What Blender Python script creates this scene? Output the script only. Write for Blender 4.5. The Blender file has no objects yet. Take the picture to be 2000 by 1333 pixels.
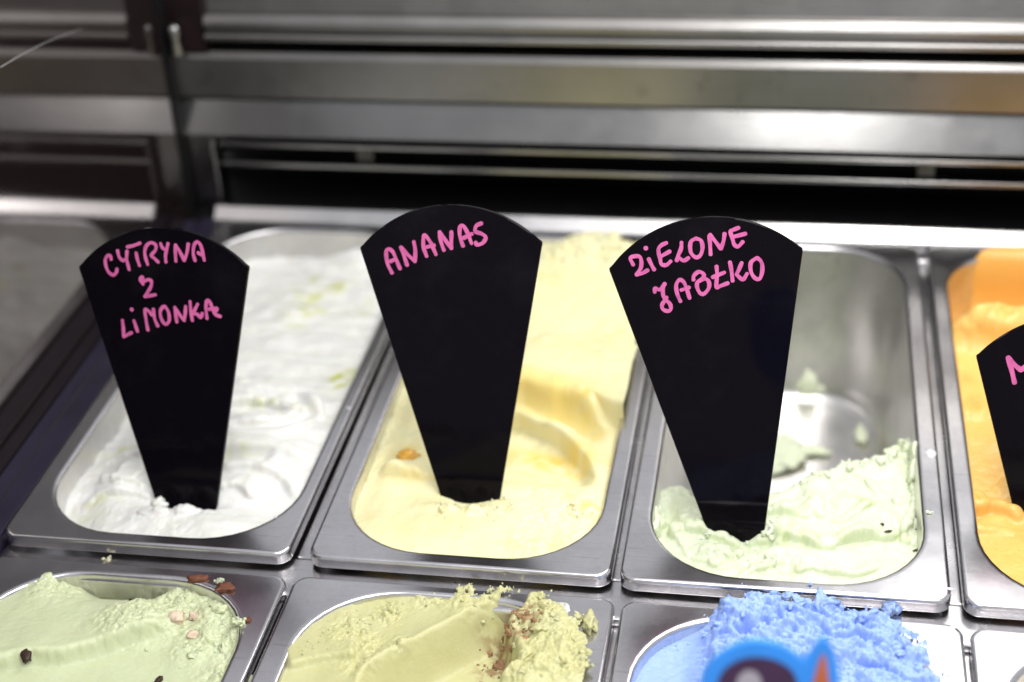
import bpy, bmesh, math, random
import numpy as np
from mathutils import Matrix, Vector

# ------------------------------------------------------------------ camera, light, exposure
sc = bpy.context.scene
MM = 0.001
CAM = np.array([247.7, -624.27, 529.58])
YAW, PITCH, ROLL, FPX = math.radians(11.34), math.radians(31.4), math.radians(-3.32), 3128.46

def cam_rows():
    cz, sz = math.cos(YAW), math.sin(YAW)
    rz = np.array([[cz, -sz, 0], [sz, cz, 0], [0, 0, 1.0]])
    fwd = np.array([0, math.cos(PITCH), -math.sin(PITCH)])
    up = np.array([0, math.sin(PITCH), math.cos(PITCH)])
    rt = np.array([1.0, 0, 0])
    r = rt * math.cos(ROLL) + up * math.sin(ROLL)
    u = -rt * math.sin(ROLL) + up * math.cos(ROLL)
    return np.stack([rz @ r, rz @ u, rz @ fwd])
ROWS = cam_rows()

cd = bpy.data.cameras.new('camera')
cam = bpy.data.objects.new('camera', cd)
sc.collection.objects.link(cam)
m = Matrix.Identity(4)
for i in range(3):
    m[i][0], m[i][1], m[i][2], m[i][3] = ROWS[0][i], ROWS[1][i], -ROWS[2][i], CAM[i] * MM
cam.matrix_world = m
cd.sensor_fit = 'HORIZONTAL'
cd.sensor_width = 36.0
cd.lens = FPX / 2000 * 36
cd.clip_start, cd.clip_end = 0.01, 50
cd.dof.use_dof = True
cd.dof.focus_distance = 0.815
cd.dof.aperture_fstop = 4.0
sc.camera = cam

w = bpy.data.worlds.new('World')
sc.world = w
w.use_nodes = True
bg = w.node_tree.nodes['Background']
bg.inputs[0].default_value = (0.93, 0.95, 1.0, 1)
bg.inputs[1].default_value = 0.46

def area(name, loc, target, sx, sy, power, col):
    l = bpy.data.lights.new(name, 'AREA')
    l.shape = 'RECTANGLE'; l.size = sx; l.size_y = sy
    l.energy = power; l.color = col
    o = bpy.data.objects.new(name, l)
    sc.collection.objects.link(o)
    o.location = Vector(loc) * MM
    o.rotation_euler = (Vector(target) - Vector(loc)).to_track_quat('-Z', 'Y').to_euler()
    return o
# the case's own LED strip under the canopy, and the shop's ceiling light panel
area('canopy_strip_light', (340, 70, 600), (230, 90, 0), 1.1, 0.16, 4.3, (1.0, 0.985, 0.96))
area('ceiling_panel_light', (520, -700, 1700), (250, 100, 0), 1.4, 0.8, 7.5, (1.0, 0.97, 0.95))

vs = sc.view_settings
vs.view_transform = 'Standard'
vs.look = 'None'
vs.exposure = 0.42
vs.gamma = 1.0
vs.use_curve_mapping = False
sc.cycles.use_denoising = True
sc.cycles.max_bounces = 10
sc.cycles.glossy_bounces = 6
sc.cycles.sample_clamp_indirect = 6.0

# ------------------------------------------------------------------ picture measurements -> metric points (mm)
def ray(u, v):
    return np.array([(u - 1000) / FPX, -(v - 666.5) / FPX, 1.0]) @ ROWS
def onz(u, v, z=0.0):
    d = ray(u, v)
    return CAM + d * (z - CAM[2]) / d[2]
def ony(u, v, y):
    d = ray(u, v)
    return CAM + d * (y - CAM[1]) / d[1]
def pts(l, z):
    return [onz(a, b, z)[:2] for a, b in l]

# ------------------------------------------------------------------ helpers
COL = sc.collection
random.seed(4)
rng = np.random.default_rng(7)

def tag(o, label=None, cat=None, group=None, kind=None):
    if label: o['label'] = label
    if cat: o['category'] = cat
    if group: o['group'] = group
    if kind: o['kind'] = kind
    return o

def wloc(o):
    p = Vector((0, 0, 0))
    while o is not None:
        p = p + o.location
        o = o.parent
    return p

def empty(name, loc):
    o = bpy.data.objects.new(name, None)
    o.empty_display_size = 0.02
    COL.objects.link(o)
    o.location = Vector(loc) * MM
    return o

def mesh_obj(name, V, F, mat, parent=None, origin=None, smooth=True, tint=None):
    """V: world mm; the object's origin is `origin` (mm)"""
    V = np.asarray(V, float)
    if origin is None:
        origin = np.array(wloc(parent)) / MM if parent is not None else np.array([V[:, 0].mean(), V[:, 1].mean(), V[:, 2].min()])
    L = (V - np.asarray(origin)) * MM
    me = bpy.data.meshes.new(name)
    if isinstance(F, np.ndarray) and F.ndim == 2:
        n, k = F.shape
        me.vertices.add(len(L)); me.vertices.foreach_set('co', L.astype(np.float32).ravel())
        me.loops.add(n * k); me.loops.foreach_set('vertex_index', F.astype(np.int32).ravel())
        me.polygons.add(n)
        me.polygons.foreach_set('loop_start', np.arange(0, n * k, k, dtype=np.int32))
        me.update(calc_edges=True)
        me.validate()
    else:
        me.from_pydata(L.tolist(), [], [tuple(int(i) for i in f) for f in F])
    if smooth:
        me.polygons.foreach_set('use_smooth', [True] * len(me.polygons))
    if tint is not None:
        a = me.attributes.new('tint', 'FLOAT', 'POINT')
        a.data.foreach_set('value', np.asarray(tint, np.float32).ravel())
    me.materials.append(mat)
    me.update()
    o = bpy.data.objects.new(name, me)
    COL.objects.link(o)
    if parent is not None:
        o.parent = parent
        o.location = Vector((np.asarray(origin) * MM).tolist()) - wloc(parent)
    else:
        o.location = Vector((np.asarray(origin) * MM).tolist())
    return o

def sharp(o, deg=35):
    o.data.set_sharp_from_angle(angle=math.radians(deg))
    return o

def box(x0, x1, y0, y1, z0, z1, bev=0.0):
    bm = bmesh.new()
    bmesh.ops.create_cube(bm, size=1)
    for v in bm.verts:
        v.co = Vector(((x0 + x1) / 2 + v.co.x * (x1 - x0), (y0 + y1) / 2 + v.co.y * (y1 - y0), (z0 + z1) / 2 + v.co.z * (z1 - z0)))
    if bev:
        bmesh.ops.bevel(bm, geom=list(bm.edges), offset=bev, segments=3, affect='EDGES', profile=0.5)
    bm.verts.index_update()
    V = [tuple(v.co) for v in bm.verts]
    F = [tuple(v.index for v in f.verts) for f in bm.faces]
    bm.free()
    return V, F

def extrude_profile(prof, x0, x1, nx=1, cap=True):
    """prof: closed list of (y,z), extruded along X"""
    n = len(prof); xs = np.linspace(x0, x1, nx + 1)
    V = [(x, y, z) for x in xs for (y, z) in prof]
    F = []
    for i in range(nx):
        for j in range(n):
            a, b = i * n + j, i * n + (j + 1) % n
            F.append((a, b, b + n, a + n))
    if cap:
        F.append(tuple(range(n))[::-1]); F.append(tuple(range(nx * n, nx * n + n)))
    return V, F

def catmull(P, n=8, closed=False):
    P = [np.asarray(p, float) for p in P]
    out = []
    k = len(P)
    rngk = range(k if closed else k - 1)
    for i in rngk:
        p0 = P[(i - 1) % k] if closed or i > 0 else 2 * P[0] - P[1]
        p1, p2 = P[i], P[(i + 1) % k]
        p3 = P[(i + 2) % k] if closed or i + 2 < k else 2 * P[-1] - P[-2]
        for t in np.linspace(0, 1, n, endpoint=False):
            out.append(0.5 * ((2 * p1) + (-p0 + p2) * t + (2 * p0 - 5 * p1 + 4 * p2 - p3) * t * t + (-p0 + 3 * p1 - 3 * p2 + p3) * t ** 3))
    if not closed:
        out.append(P[-1])
    return np.array(out)

# ---------------------------------------------------------------- numpy noise
def _hash(ix, iy, seed):
    h = (ix.astype(np.int64) * 374761393 + iy.astype(np.int64) * 668265263 + seed * 2147483629) & 0xFFFFFFFF
    h = ((h ^ (h >> 13)) * 1274126177) & 0xFFFFFFFF
    h = ((h ^ (h >> 16)) * 2246822519) & 0xFFFFFFFF
    return (h ^ (h >> 15)) & 0xFFFFFFFF
def gnoise(x, y, seed=0):
    ix, iy = np.floor(x), np.floor(y)
    fx, fy = x - ix, y - iy
    u, v = fx * fx * fx * (fx * (fx * 6 - 15) + 10), fy * fy * fy * (fy * (fy * 6 - 15) + 10)
    def g(ox, oy):
        a = _hash(ix + ox, iy + oy, seed) / 4294967296.0 * 2 * np.pi
        return np.cos(a) * (fx - ox) + np.sin(a) * (fy - oy)
    return (g(0, 0) * (1 - u) + g(1, 0) * u) * (1 - v) + (g(0, 1) * (1 - u) + g(1, 1) * u) * v
def fbm(X, Y, s, o=4, seed=0, gain=0.5):
    r, a, k = 0, 1.0, 1.0 / s
    for i in range(o):
        r = r + a * gnoise(X * k + 17.3 * i, Y * k - 9.1 * i, seed + i)
        a *= gain; k *= 2.03
    return r
def worley(X, Y, s, seed=0):
    x, y = X / s, Y / s
    ix, iy = np.floor(x), np.floor(y)
    best = np.full(x.shape, 9.0)
    for ox in (-1, 0, 1):
        for oy in (-1, 0, 1):
            jx = _hash(ix + ox, iy + oy, seed) / 4294967296.0
            jy = _hash(ix + ox, iy + oy, seed + 91) / 4294967296.0
            best = np.minimum(best, (ix + ox + jx - x) ** 2 + (iy + oy + jy - y) ** 2)
    return np.sqrt(best)
def sm(t):
    t = np.clip(t, 0, 1)
    return t * t * (3 - 2 * t)

def dpoly(X, Y, P):
    """signed distance (left of the direction positive) and run 0..1 along a polyline"""
    P = catmull(P, 4)
    seg = np.linalg.norm(np.diff(P, axis=0), axis=1)
    cum = np.concatenate([[0], np.cumsum(seg)])
    best = np.full(X.shape, 1e9); sd = np.zeros(X.shape); tt = np.zeros(X.shape)
    for i in range(len(P) - 1):
        a, b = P[i], P[i + 1]
        d = b - a; L2 = d @ d + 1e-9
        t = np.clip(((X - a[0]) * d[0] + (Y - a[1]) * d[1]) / L2, 0, 1)
        px, py = X - a[0] - t * d[0], Y - a[1] - t * d[1]
        q = px * px + py * py
        k = q < best
        best = np.where(k, q, best)
        sgn = np.where(d[0] * (Y - a[1]) - d[1] * (X - a[0]) >= 0, 1.0, -1.0)
        sd = np.where(k, sgn * np.sqrt(q), sd)
        tt = np.where(k, (cum[i] + t * seg[i]) / cum[-1], tt)
    return sd, tt
def fold(X, Y, P, H, up, down, side=1, e0=0.15, e1=0.15, wob=0.0, seed=3):
    d, t = dpoly(X, Y, P)
    if wob:
        d = d + (3.2 if up < 30 else 1.6) * wob * fbm(X, Y, 17, 4, seed, .5)
    e = sm(t / max(e0, 1e-3)) * sm((1 - t) / max(e1, 1e-3))
    s = d * side
    if wob and up < 30:
        e = e * np.clip(0.85 + 1.5 * fbm(X, Y, 26, 3, seed + 50, .5), 0.12, 1.8)
        up = up * np.clip(1 + 1.4 * fbm(X, Y, 30, 2, seed + 60), 0.4, 2.0)
    return H * e * np.where(s >= 0, np.exp(-np.maximum(s, 0) / up), sm(1 + s / down))
def groove(X, Y, P, H, wd, e0=0.2, e1=0.2):
    d, t = dpoly(X, Y, P)
    return -H * sm(t / e0) * sm((1 - t) / e1) * np.exp(-(d / wd) ** 2)
def blob(X, Y, c, rx, ry=None, rot=0.0):
    ry = ry or rx
    dx, dy = X - c[0], Y - c[1]
    a, b = dx * math.cos(rot) + dy * math.sin(rot), -dx * math.sin(rot) + dy * math.cos(rot)
    return np.exp(-(a / rx) ** 2 - (b / ry) ** 2)

# ------------------------------------------------------------------ materials
def mat_new(name):
    mt = bpy.data.materials.new(name)
    mt.use_nodes = True
    nt = mt.node_tree
    return mt, nt, nt.nodes['Principled BSDF']
def nd(nt, t, **kw):
    n = nt.nodes.new(t)
    for k, v in kw.items():
        setattr(n, k, v)
    return n
def ramp(nt, src, stops):
    r = nd(nt, 'ShaderNodeValToRGB')
    nt.links.new(src, r.inputs[0])
    e = r.color_ramp.elements
    while len(e) < len(stops):
        e.new(0.5)
    for el, (p, c) in zip(e, stops):
        el.position = p
        el.color = (c if hasattr(c, '__len__') else (c, c, c)) + (1,) if hasattr(c, '__len__') else (c, c, c, 1)
    return r
def noise(nt, scale, detail=4, rough=0.55, stretch=None, coord='Object', rot=None):
    tc = nd(nt, 'ShaderNodeTexCoord')
    mp = nd(nt, 'ShaderNodeMapping')
    nt.links.new(tc.outputs[coord], mp.inputs[0])
    if stretch: mp.inputs['Scale'].default_value = stretch
    if rot: mp.inputs['Rotation'].default_value = rot
    n = nd(nt, 'ShaderNodeTexNoise')
    nt.links.new(mp.outputs[0], n.inputs['Vector'])
    n.inputs['Scale'].default_value = scale
    n.inputs['Detail'].default_value = detail
    n.inputs['Roughness'].default_value = rough
    return n
def mixc(nt, a, b, fac, mode='MIX'):
    n = nd(nt, 'ShaderNodeMix', data_type='RGBA', blend_type=mode)
    for sock, v in ((n.inputs[0], fac), (n.inputs[6], a), (n.inputs[7], b)):
        if isinstance(v, bpy.types.NodeSocket): nt.links.new(v, sock)
        elif hasattr(v, '__len__'): sock.default_value = tuple(v) + (1,)
        else: sock.default_value = v
    return n.outputs[2]

def steel(name, base=0.60, rlo=0.20, rhi=0.38, brush=(6, 700, 700), bump=0.05, tint=(1.0, 0.985, 0.99), stain=0.25):
    mt, nt, b = mat_new(name)
    b.inputs['Metallic'].default_value = 1.0
    n1 = noise(nt, 28, 6, 0.65)                      # smudges
    n2 = noise(nt, 1.0, 5, 0.6, stretch=brush)       # brushing
    n3 = noise(nt, 45, 3, 0.5)
    c1 = ramp(nt, n1.outputs[0], [(0.30, tuple(base * (1 - stain) * t for t in tint)), (0.62, tuple(base * t for t in tint))])
    c2 = ramp(nt, n2.outputs[0], [(0.25, 0.93), (0.75, 1.0)])
    col = mixc(nt, c1.outputs[0], c2.outputs[0], 1.0, 'MULTIPLY')
    for rot, sc_, amt in ((0.5, (30, 1400, 30), 0.16), (-0.9, (40, 1700, 40), 0.13), (1.9, (25, 1200, 25), 0.10)):
        ns = noise(nt, 1.0, 2, 0.5, stretch=sc_, rot=(0, 0, rot))
        rs = ramp(nt, ns.outputs[0], [(0.66, 1.0), (0.72, 1.0 - amt)])
        col = mixc(nt, col, rs.outputs[0], 1.0, 'MULTIPLY')
    ns = noise(nt, 420, 2, 0.5)
    rs = ramp(nt, ns.outputs[0], [(0.70, 1.0), (0.76, 0.80)])
    col = mixc(nt, col, rs.outputs[0], 1.0, 'MULTIPLY')
    nt.links.new(col, b.inputs['Base Color'])
    rr = nd(nt, 'ShaderNodeMapRange')
    add = nd(nt, 'ShaderNodeMath', operation='ADD')
    nt.links.new(n1.outputs[0], add.inputs[0]); nt.links.new(n3.outputs[0], add.inputs[1])
    nt.links.new(add.outputs[0], rr.inputs[0])
    rr.inputs[1].default_value = 0.7; rr.inputs[2].default_value = 1.3
    rr.inputs[3].default_value = rlo; rr.inputs[4].default_value = rhi
    nt.links.new(rr.outputs[0], b.inputs['Roughness'])
    bp = nd(nt, 'ShaderNodeBump')
    bp.inputs['Strength'].default_value = bump
    bp.inputs['Distance'].default_value = 0.0004
    nt.links.new(n2.outputs[0], bp.inputs['Height'])
    nt.links.new(bp.outputs[0], b.inputs['Normal'])
    return mt
M_PAN = steel('pan_steel', 0.74, 0.20, 0.27, (260, 260, 260), 0.0, (1.0, 0.98, 1.0), 0.14)
M_BAR = steel('frame_steel', 0.70, 0.18, 0.30, (8, 500, 500), 0.04, (1.0, 0.98, 1.0), 0.2)
M_LEDGE_STEEL = steel('ledge_steel', 0.72, 0.16, 0.26, (5, 600, 600), 0.03, (1.0, 0.985, 0.985), 0.15)
M_BASIN = steel('basin_steel', 0.74, 0.28, 0.40, (260, 260, 30), 0.02, (1.0, 0.98, 0.96), 0.2)
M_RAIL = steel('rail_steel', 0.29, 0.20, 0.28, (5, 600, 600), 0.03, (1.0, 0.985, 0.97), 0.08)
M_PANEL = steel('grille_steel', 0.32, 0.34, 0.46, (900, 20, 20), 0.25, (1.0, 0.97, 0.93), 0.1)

def plain(name, col, rough, metallic=0.0, spec=0.5, var=0.0, scale=60):
    mt, nt, b = mat_new(name)
    b.inputs['Roughness'].default_value = rough
    b.inputs['Metallic'].default_value = metallic
    b.inputs['Specular IOR Level'].default_value = spec
    n = noise(nt, scale, 4)
    r = ramp(nt, n.outputs[0], [(0.3, tuple(c * (1 - var) for c in col)), (0.7, tuple(min(1, c * (1 + var)) for c in col))])
    nt.links.new(r.outputs[0], b.inputs['Base Color'])
    return mt
M_DARK = plain('recess_black', (0.006, 0.0055, 0.006), 0.6, 0, 0.2, 0.3)
M_LEDGE = plain('dark_ledge', (0.024, 0.020, 0.040), 0.32, 0, 0.4, 0.25, 30)
M_SPACER = plain('spacer_grey', (0.10, 0.098, 0.085), 0.5, 0, 0.3, 0.2)
M_MAROON = plain('dark_maroon_cap', (0.012, 0.005, 0.006), 0.4, 0, 0.3, 0.3)

# black acrylic with faint dust
M_SIGN, nt, b = mat_new('black_acrylic')
n = noise(nt, 1500, 2, 0.5)
r = ramp(nt, n.outputs[0], [(0.74, (0.0035, 0.0025, 0.0045)), (0.80, (0.05, 0.05, 0.055))])
n = noise(nt, 26, 5, 0.65)
r2 = ramp(nt, n.outputs[0], [(0.5, 0.0), (0.78, 0.004)])
nt.links.new(mixc(nt, r.outputs[0], r2.outputs[0], 1.0, 'ADD'), b.inputs['Base Color'])
n = noise(nt, 40, 4)
r = ramp(nt, n.outputs[0], [(0.3, 0.03), (0.7, 0.08)])
nt.links.new(r.outputs[0], b.inputs['Roughness'])
b.inputs['Specular IOR Level'].default_value = 0.08

# pink chalk-marker paint, streaky
M_PINK, nt, b = mat_new('pink_marker_paint')
n = noise(nt, 190, 3, 0.55)
r = ramp(nt, n.outputs[0], [(0.25, (0.50, 0.09, 0.28)), (0.5, (0.68, 0.125, 0.36)), (0.75, (0.74, 0.17, 0.41))])
nt.links.new(r.outputs[0], b.inputs['Base Color'])
b.inputs['Roughness'].default_value = 0.55

# smoked side glass: dark body with a mirror-like face
M_GLASS = bpy.data.materials.new('smoked_glass')
M_GLASS.use_nodes = True
nt = M_GLASS.node_tree
b = nt.nodes['Principled BSDF']
b.inputs['Base Color'].default_value = (0.012, 0.008, 0.008, 1)
b.inputs['Roughness'].default_value = 0.07
b.inputs['IOR'].default_value = 2.1
b.inputs['Specular Tint'].default_value = (1, 0.93, 0.92, 1)

def ice_mat(name, c0, c1, c2, sss=0.5, rough=0.36, bump=0.25, bscale=900, patch=0.35, pores=0.0, radius=(1.0, 0.8, 0.55), sscale=0.003, spec=0.45):
    """c0 body, c1 soft tone patches, c2 syrup or fruit colour, in the pineapple folds also painted shade (point attribute 'tint')"""
    mt, nt, b = mat_new(name)
    n1 = noise(nt, 55, 5, 0.6)
    r1 = ramp(nt, n1.outputs[0], [(0.42, 0.0), (0.68, patch)])
    col = mixc(nt, c0, c1, r1.outputs[0])
    at = nd(nt, 'ShaderNodeAttribute', attribute_name='tint')
    col = mixc(nt, col, c2, at.outputs['Fac'])
    nt.links.new(col, b.inputs['Base Color'])
    b.inputs['Roughness'].default_value = rough
    b.inputs['Specular IOR Level'].default_value = spec
    b.inputs['Subsurface Weight'].default_value = sss
    b.inputs['Subsurface Radius'].default_value = radius
    b.inputs['Subsurface Scale'].default_value = sscale
    n2 = noise(nt, bscale, 5, 0.65)
    n3 = noise(nt, bscale * 0.22, 4, 0.6)
    add = nd(nt, 'ShaderNodeMath', operation='ADD')
    nt.links.new(n2.outputs[0], add.inputs[0]); nt.links.new(n3.outputs[0], add.inputs[1])
    bp = nd(nt, 'ShaderNodeBump')
    bp.inputs['Strength'].default_value = bump
    bp.inputs['Distance'].default_value = 0.0012
    nt.links.new(add.outputs[0], bp.inputs['Height'])
    nt.links.new(bp.outputs[0], b.inputs['Normal'])
    return mt
M_LEMON = ice_mat('lemon_sorbet', (0.83, 0.83, 0.80), (0.82, 0.82, 0.68), (0.56, 0.60, 0.10), bump=0.06)
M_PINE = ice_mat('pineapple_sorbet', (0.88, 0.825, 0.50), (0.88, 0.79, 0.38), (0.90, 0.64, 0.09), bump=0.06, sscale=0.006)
M_APPLE = ice_mat('green_apple_sorbet', (0.70, 0.755, 0.57), (0.66, 0.73, 0.46), (0.50, 0.58, 0.22), bump=0.18)
M_MANGO = ice_mat('mango_sorbet', (0.88, 0.54, 0.15), (0.88, 0.60, 0.22), (0.72, 0.30, 0.03), bump=0.10)
M_MINT = ice_mat('mint_ice_cream', (0.61, 0.66, 0.42), (0.67, 0.71, 0.50), (0.30, 0.13, 0.06), bump=0.25)
M_PIST = ice_mat('pistachio_ice_cream', (0.57, 0.555, 0.28), (0.65, 0.63, 0.40), (0.30, 0.17, 0.08), bump=0.3)
M_BLUE = ice_mat('blue_ice_cream', (0.32, 0.46, 0.90), (0.42, 0.56, 0.92), (0.14, 0.25, 0.68), bump=0.28, radius=(0.6, 0.7, 1.0))
M_VAN = ice_mat('cream_ice_cream', (0.80, 0.74, 0.62), (0.80, 0.7, 0.5), (0.5, 0.3, 0.1), bump=0.2)
M_CHOC = plain('chocolate', (0.035, 0.016, 0.010), 0.45, 0, 0.4, 0.4, 300)
M_NUT = plain('brown_biscuit', (0.17, 0.062, 0.035), 0.6, 0, 0.3, 0.35, 300)
M_TAN = plain('chopped_nut', (0.30, 0.17, 0.085), 0.6, 0, 0.3, 0.35, 300)
M_CREAMBIT = plain('cream_biscuit', (0.68, 0.53, 0.40), 0.6, 0, 0.3, 0.35, 250)
M_DROP = plain('milky_drop', (0.66, 0.66, 0.70), 0.25, 0, 0.5, 0.1)

# ------------------------------------------------------------------ the display case
def rr_ring(x0, x1, y0, y1, r, z, na=10, ns=14):
    """rounded rectangle ring, always the same number of points"""
    r = min(r, (x1 - x0) / 2 - 0.01, (y1 - y0) / 2 - 0.01)
    out = []
    C = [((x1 - r, y1 - r), 0), ((x0 + r, y1 - r), 90), ((x0 + r, y0 + r), 180), ((x1 - r, y0 + r), 270)]
    for k, ((cx, cy), a0) in enumerate(C):
        arc = [(cx + r * math.cos(math.radians(a0 + 90 * i / na)), cy + r * math.sin(math.radians(a0 + 90 * i / na))) for i in range(na + 1)]
        nxt = C[(k + 1) % 4]
        e = (nxt[0][0] + r * math.cos(math.radians(nxt[1])), nxt[0][1] + r * math.sin(math.radians(nxt[1])))
        out += arc
        for i in range(1, ns):
            t = i / ns
            out.append((arc[-1][0] * (1 - t) + e[0] * t, arc[-1][1] * (1 - t) + e[1] * t))
    return [(x, y, z) for x, y in out]

def loft(rings, close_last=False):
    n = len(rings[0])
    V = [p for r in rings for p in r]
    F = []
    for i in range(len(rings) - 1):
        for j in range(n):
            a, b2 = i * n + j, i * n + (j + 1) % n
            F.append((a, b2, b2 + n, a + n))
    if close_last:
        F.append(tuple(range((len(rings) - 1) * n, len(rings) * n)))
    return V, F

case = empty('display_case', (80, 200, -140))
tag(case, 'stainless steel ice cream display case with rear rails and smoked side glass', 'display case')
CX0, CX1 = -196.0, 900.0
ROWZ = -10.2
def part(name, VF, mt, parent=case, deg=35, smooth=False):
    o = mesh_obj(name, VF[0], VF[1], mt, parent, smooth=smooth)
    if smooth: sharp(o, deg)
    return o
# frame the pans hang in
part('crossbar', box(-169, CX1, -16, 14, -24, ROWZ, 2.0), M_BAR)
for xx in (1.0, 168.0, 337.5, 508.0):
    part('divider', box(xx - 6, xx + 6, 14.5, 384, -24, ROWZ - 0.6, 1.0), M_BAR)
    part('divider', box(xx - 6, xx + 6, -400, -16.5, -30, -15, 1.0), M_BAR)
part('rear_support', box(-169, CX1, 370, 376.4, -40, -9.5, 0.8), M_BAR)
part('well_floor', box(-196, CX1, -420, 395, -190, -180), M_DARK)
part('well_back', box(-196, CX1, 386, 392, -179, -12), M_DARK)
# side ledge by the glass
part('side_ledge', box(-183, -169.5, -420, 384, -30, -2.2, 0.6), M_LEDGE)
part('side_channel', box(-195.8, -184, -420, 384, -30, -4.5, 0.8), M_LEDGE)
part('ledge_seam', box(-183.9, -183.1, -420, 384, -20, -2.6), M_RAIL)
gp = part('glass_panel', box(-203, -196, -420, 390.8, -60, 260), M_GLASS)
a, c = np.array([-195.9, 165.3, 204.2]), np.array([-195.9, 274.7, 185.9])
sv = []
for i in range(13):
    t = i / 12
    p = a * (1 - t) + c * t + np.array([0, 0, 2.0 * math.sin(t * 3.1)])
    wd = 0.16 * (1 - 0.6 * t)
    sv += [p + np.array([0, 0, wd]), p - np.array([0, 0, wd])]
part('scratch', (sv, [(2 * i, 2 * i + 1, 2 * i + 3, 2 * i + 2) for i in range(12)]), M_DROP, gp, smooth=False)
# bright sloping ledge behind the pans
part('rear_ledge', extrude_profile([(376.6, -0.6), (377.2, 0.4), (384.4, 7.4), (385.6, 7.8), (388, 7.8), (388, -8), (376.6, -8)], -172, CX1, 30), M_LEDGE_STEEL, deg=60)
# black recess and louvres
part('recess_back', box(-196, CX1, 470, 474, -20, 205), M_DARK)
part('recess_floor', box(-196, CX1, 389, 469, -12, -6), M_DARK)
part('recess_top', box(-172, CX1, 424, 469, 126, 128), M_DARK)
part('louvre', box(-168, CX1, 399, 416, 49.2, 52.2, 0.8), M_RAIL)
part('louvre', box(-168, CX1, 399, 416, 33.2, 36.4, 0.8), M_RAIL)
for xx in (-61, 338):
    part('louvre_spacer', box(xx - 6, xx + 6, 407, 414, 36.6, 49.0, 1.5), M_SPACER)
# the two broad rails
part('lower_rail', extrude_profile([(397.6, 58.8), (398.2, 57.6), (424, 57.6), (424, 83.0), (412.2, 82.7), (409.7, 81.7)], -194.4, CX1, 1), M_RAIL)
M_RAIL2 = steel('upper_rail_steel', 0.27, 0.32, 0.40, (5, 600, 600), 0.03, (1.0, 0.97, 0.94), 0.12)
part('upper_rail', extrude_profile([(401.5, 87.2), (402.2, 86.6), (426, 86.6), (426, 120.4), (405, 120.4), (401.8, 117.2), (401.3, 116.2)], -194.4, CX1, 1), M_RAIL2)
# rolled top rail and the grille panel above it
prof = []
for k in range(13):
    t = k / 12 * math.pi
    prof.append((404 - 3.2 * math.sin(t), 132 - 3.0 * math.cos(t)))
prof += [(405.5, 135.4), (405.5, 137.5)]
for k in range(11):
    t = k / 10 * math.pi * 0.6
    prof.append((405.5 - 3.4 * math.sin(t), 141.5 - 3.4 * math.cos(t)))
prof += [(407, 147.5), (436, 147.5), (436, 129)]
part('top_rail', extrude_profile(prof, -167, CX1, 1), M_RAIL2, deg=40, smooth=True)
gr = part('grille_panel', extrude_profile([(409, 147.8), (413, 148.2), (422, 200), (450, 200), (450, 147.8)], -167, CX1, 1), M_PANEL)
part('corner_cap', extrude_profile([(402, 122), (440, 122), (440, 202), (411, 202), (404, 150)], -194.4, -167.4, 1), M_MAROON)
# end bracket against the glass
part('end_bracket', box(-194.4, -173, 401, 404, -18, 57.2, 0.8), M_RAIL)
part('bracket_edge', box(-172.6, -169.6, 392, 414, -18, 57.0, 1.2), M_RAIL)
part('bracket_foot', box(-194.4, -173.2, 386.0, 400.6, -18, -9, 1.0), M_RAIL)
# dome-headed bolt
rings = []
for rr_, z in ((4.2, 121), (4.2, 131), (3.4, 131.4), (3.4, 134), (5.0, 135), (5.2, 138.5), (4.4, 141.6), (2.6, 143.6), (0.05, 144.3)):
    rings.append([(-187.6 + rr_ * math.cos(t * math.pi / 12), 397 + rr_ * math.sin(t * math.pi / 12), z) for t in range(24)])
part('bolt', loft(rings, True), M_RAIL, deg=40, smooth=True)
part('glass_gasket', box(-203, -194.6, 391, 432, -60, 260), M_DARK)

# ------------------------------------------------------------------ pans
def make_pan(x0, x1, y0, y1, z, inset, label, rad=50, depth=120, lip=8.0):
    t = empty('gelato_pan', ((x0 + x1) / 2, (y0 + y1) / 2, z - depth))
    tag(t, label, 'pan', 'steel gelato pans')
    l, r, f, k = inset
    R = []
    for ins, dz, rad0 in ((0.5, -lip + 0.2, 7.5), (0, -lip + 0.6, 8), (0, -lip + 0.9, 8), (0, -2.6, 8), (0, -2.2, 8), (0.12, -1.3, 8), (0.45, -0.65, 8), (1.0, -0.2, 7.6), (1.7, 0, 7.2), (2.4, 0, 7)):
        R.append(rr_ring(x0 + ins, x1 - ins, y0 + ins, y1 - ins, rad0, z + dz))
    for g, dz in ((1.2, 0.0), (0.4, 0.0), (-0.5, -0.15), (-1.3, -0.6), (-1.9, -1.4), (-2.1, -2.4)):
        R.append(rr_ring(x0 + l - g, x1 - r + g, y0 + f - g, y1 - k + g, rad + g * 0.5, z + dz))
    o = mesh_obj('rim', *loft(R), M_PAN, t)
    B = []
    for g, dz in ((2.1, -2.4), (2.2, -4), (3, -20), (4.5, -45), (6, -75), (7.4, -depth + 16), (8.4, -depth + 9), (10.5, -depth + 4), (14, -depth + 1), (18, -depth), (30, -depth)):
        B.append(rr_ring(x0 + l + g, x1 - r - g, y0 + f + g, y1 - k - g, max(rad - g * 0.5, 6), z + dz))
    mesh_obj('basin', *loft(B, True), M_BASIN, t)
    return t
PANS = {}
PANS['lemon'] = (-168, -5.5, 3.5, 375.5, 0.0, (10, 6.5, 7.5, 7))
PANS['pine'] = (5.0, 165.5, 3.8, 375.8, 0.0, (9, 9, 8, 7))
PANS['apple'] = (170.0, 334.5, 3.0, 375.2, 0.0, (10, 9.5, 6.5, 6.5))
PANS['mango'] = (340.5, 505, 2.0, 375.0, 0.0, (9, 9, 7, 6))
make_pan(*PANS['lemon'], 'steel pan of white sorbet next to the smoked side glass')
make_pan(*PANS['pine'], 'steel pan of pale yellow sorbet, second pan of the back row')
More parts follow.
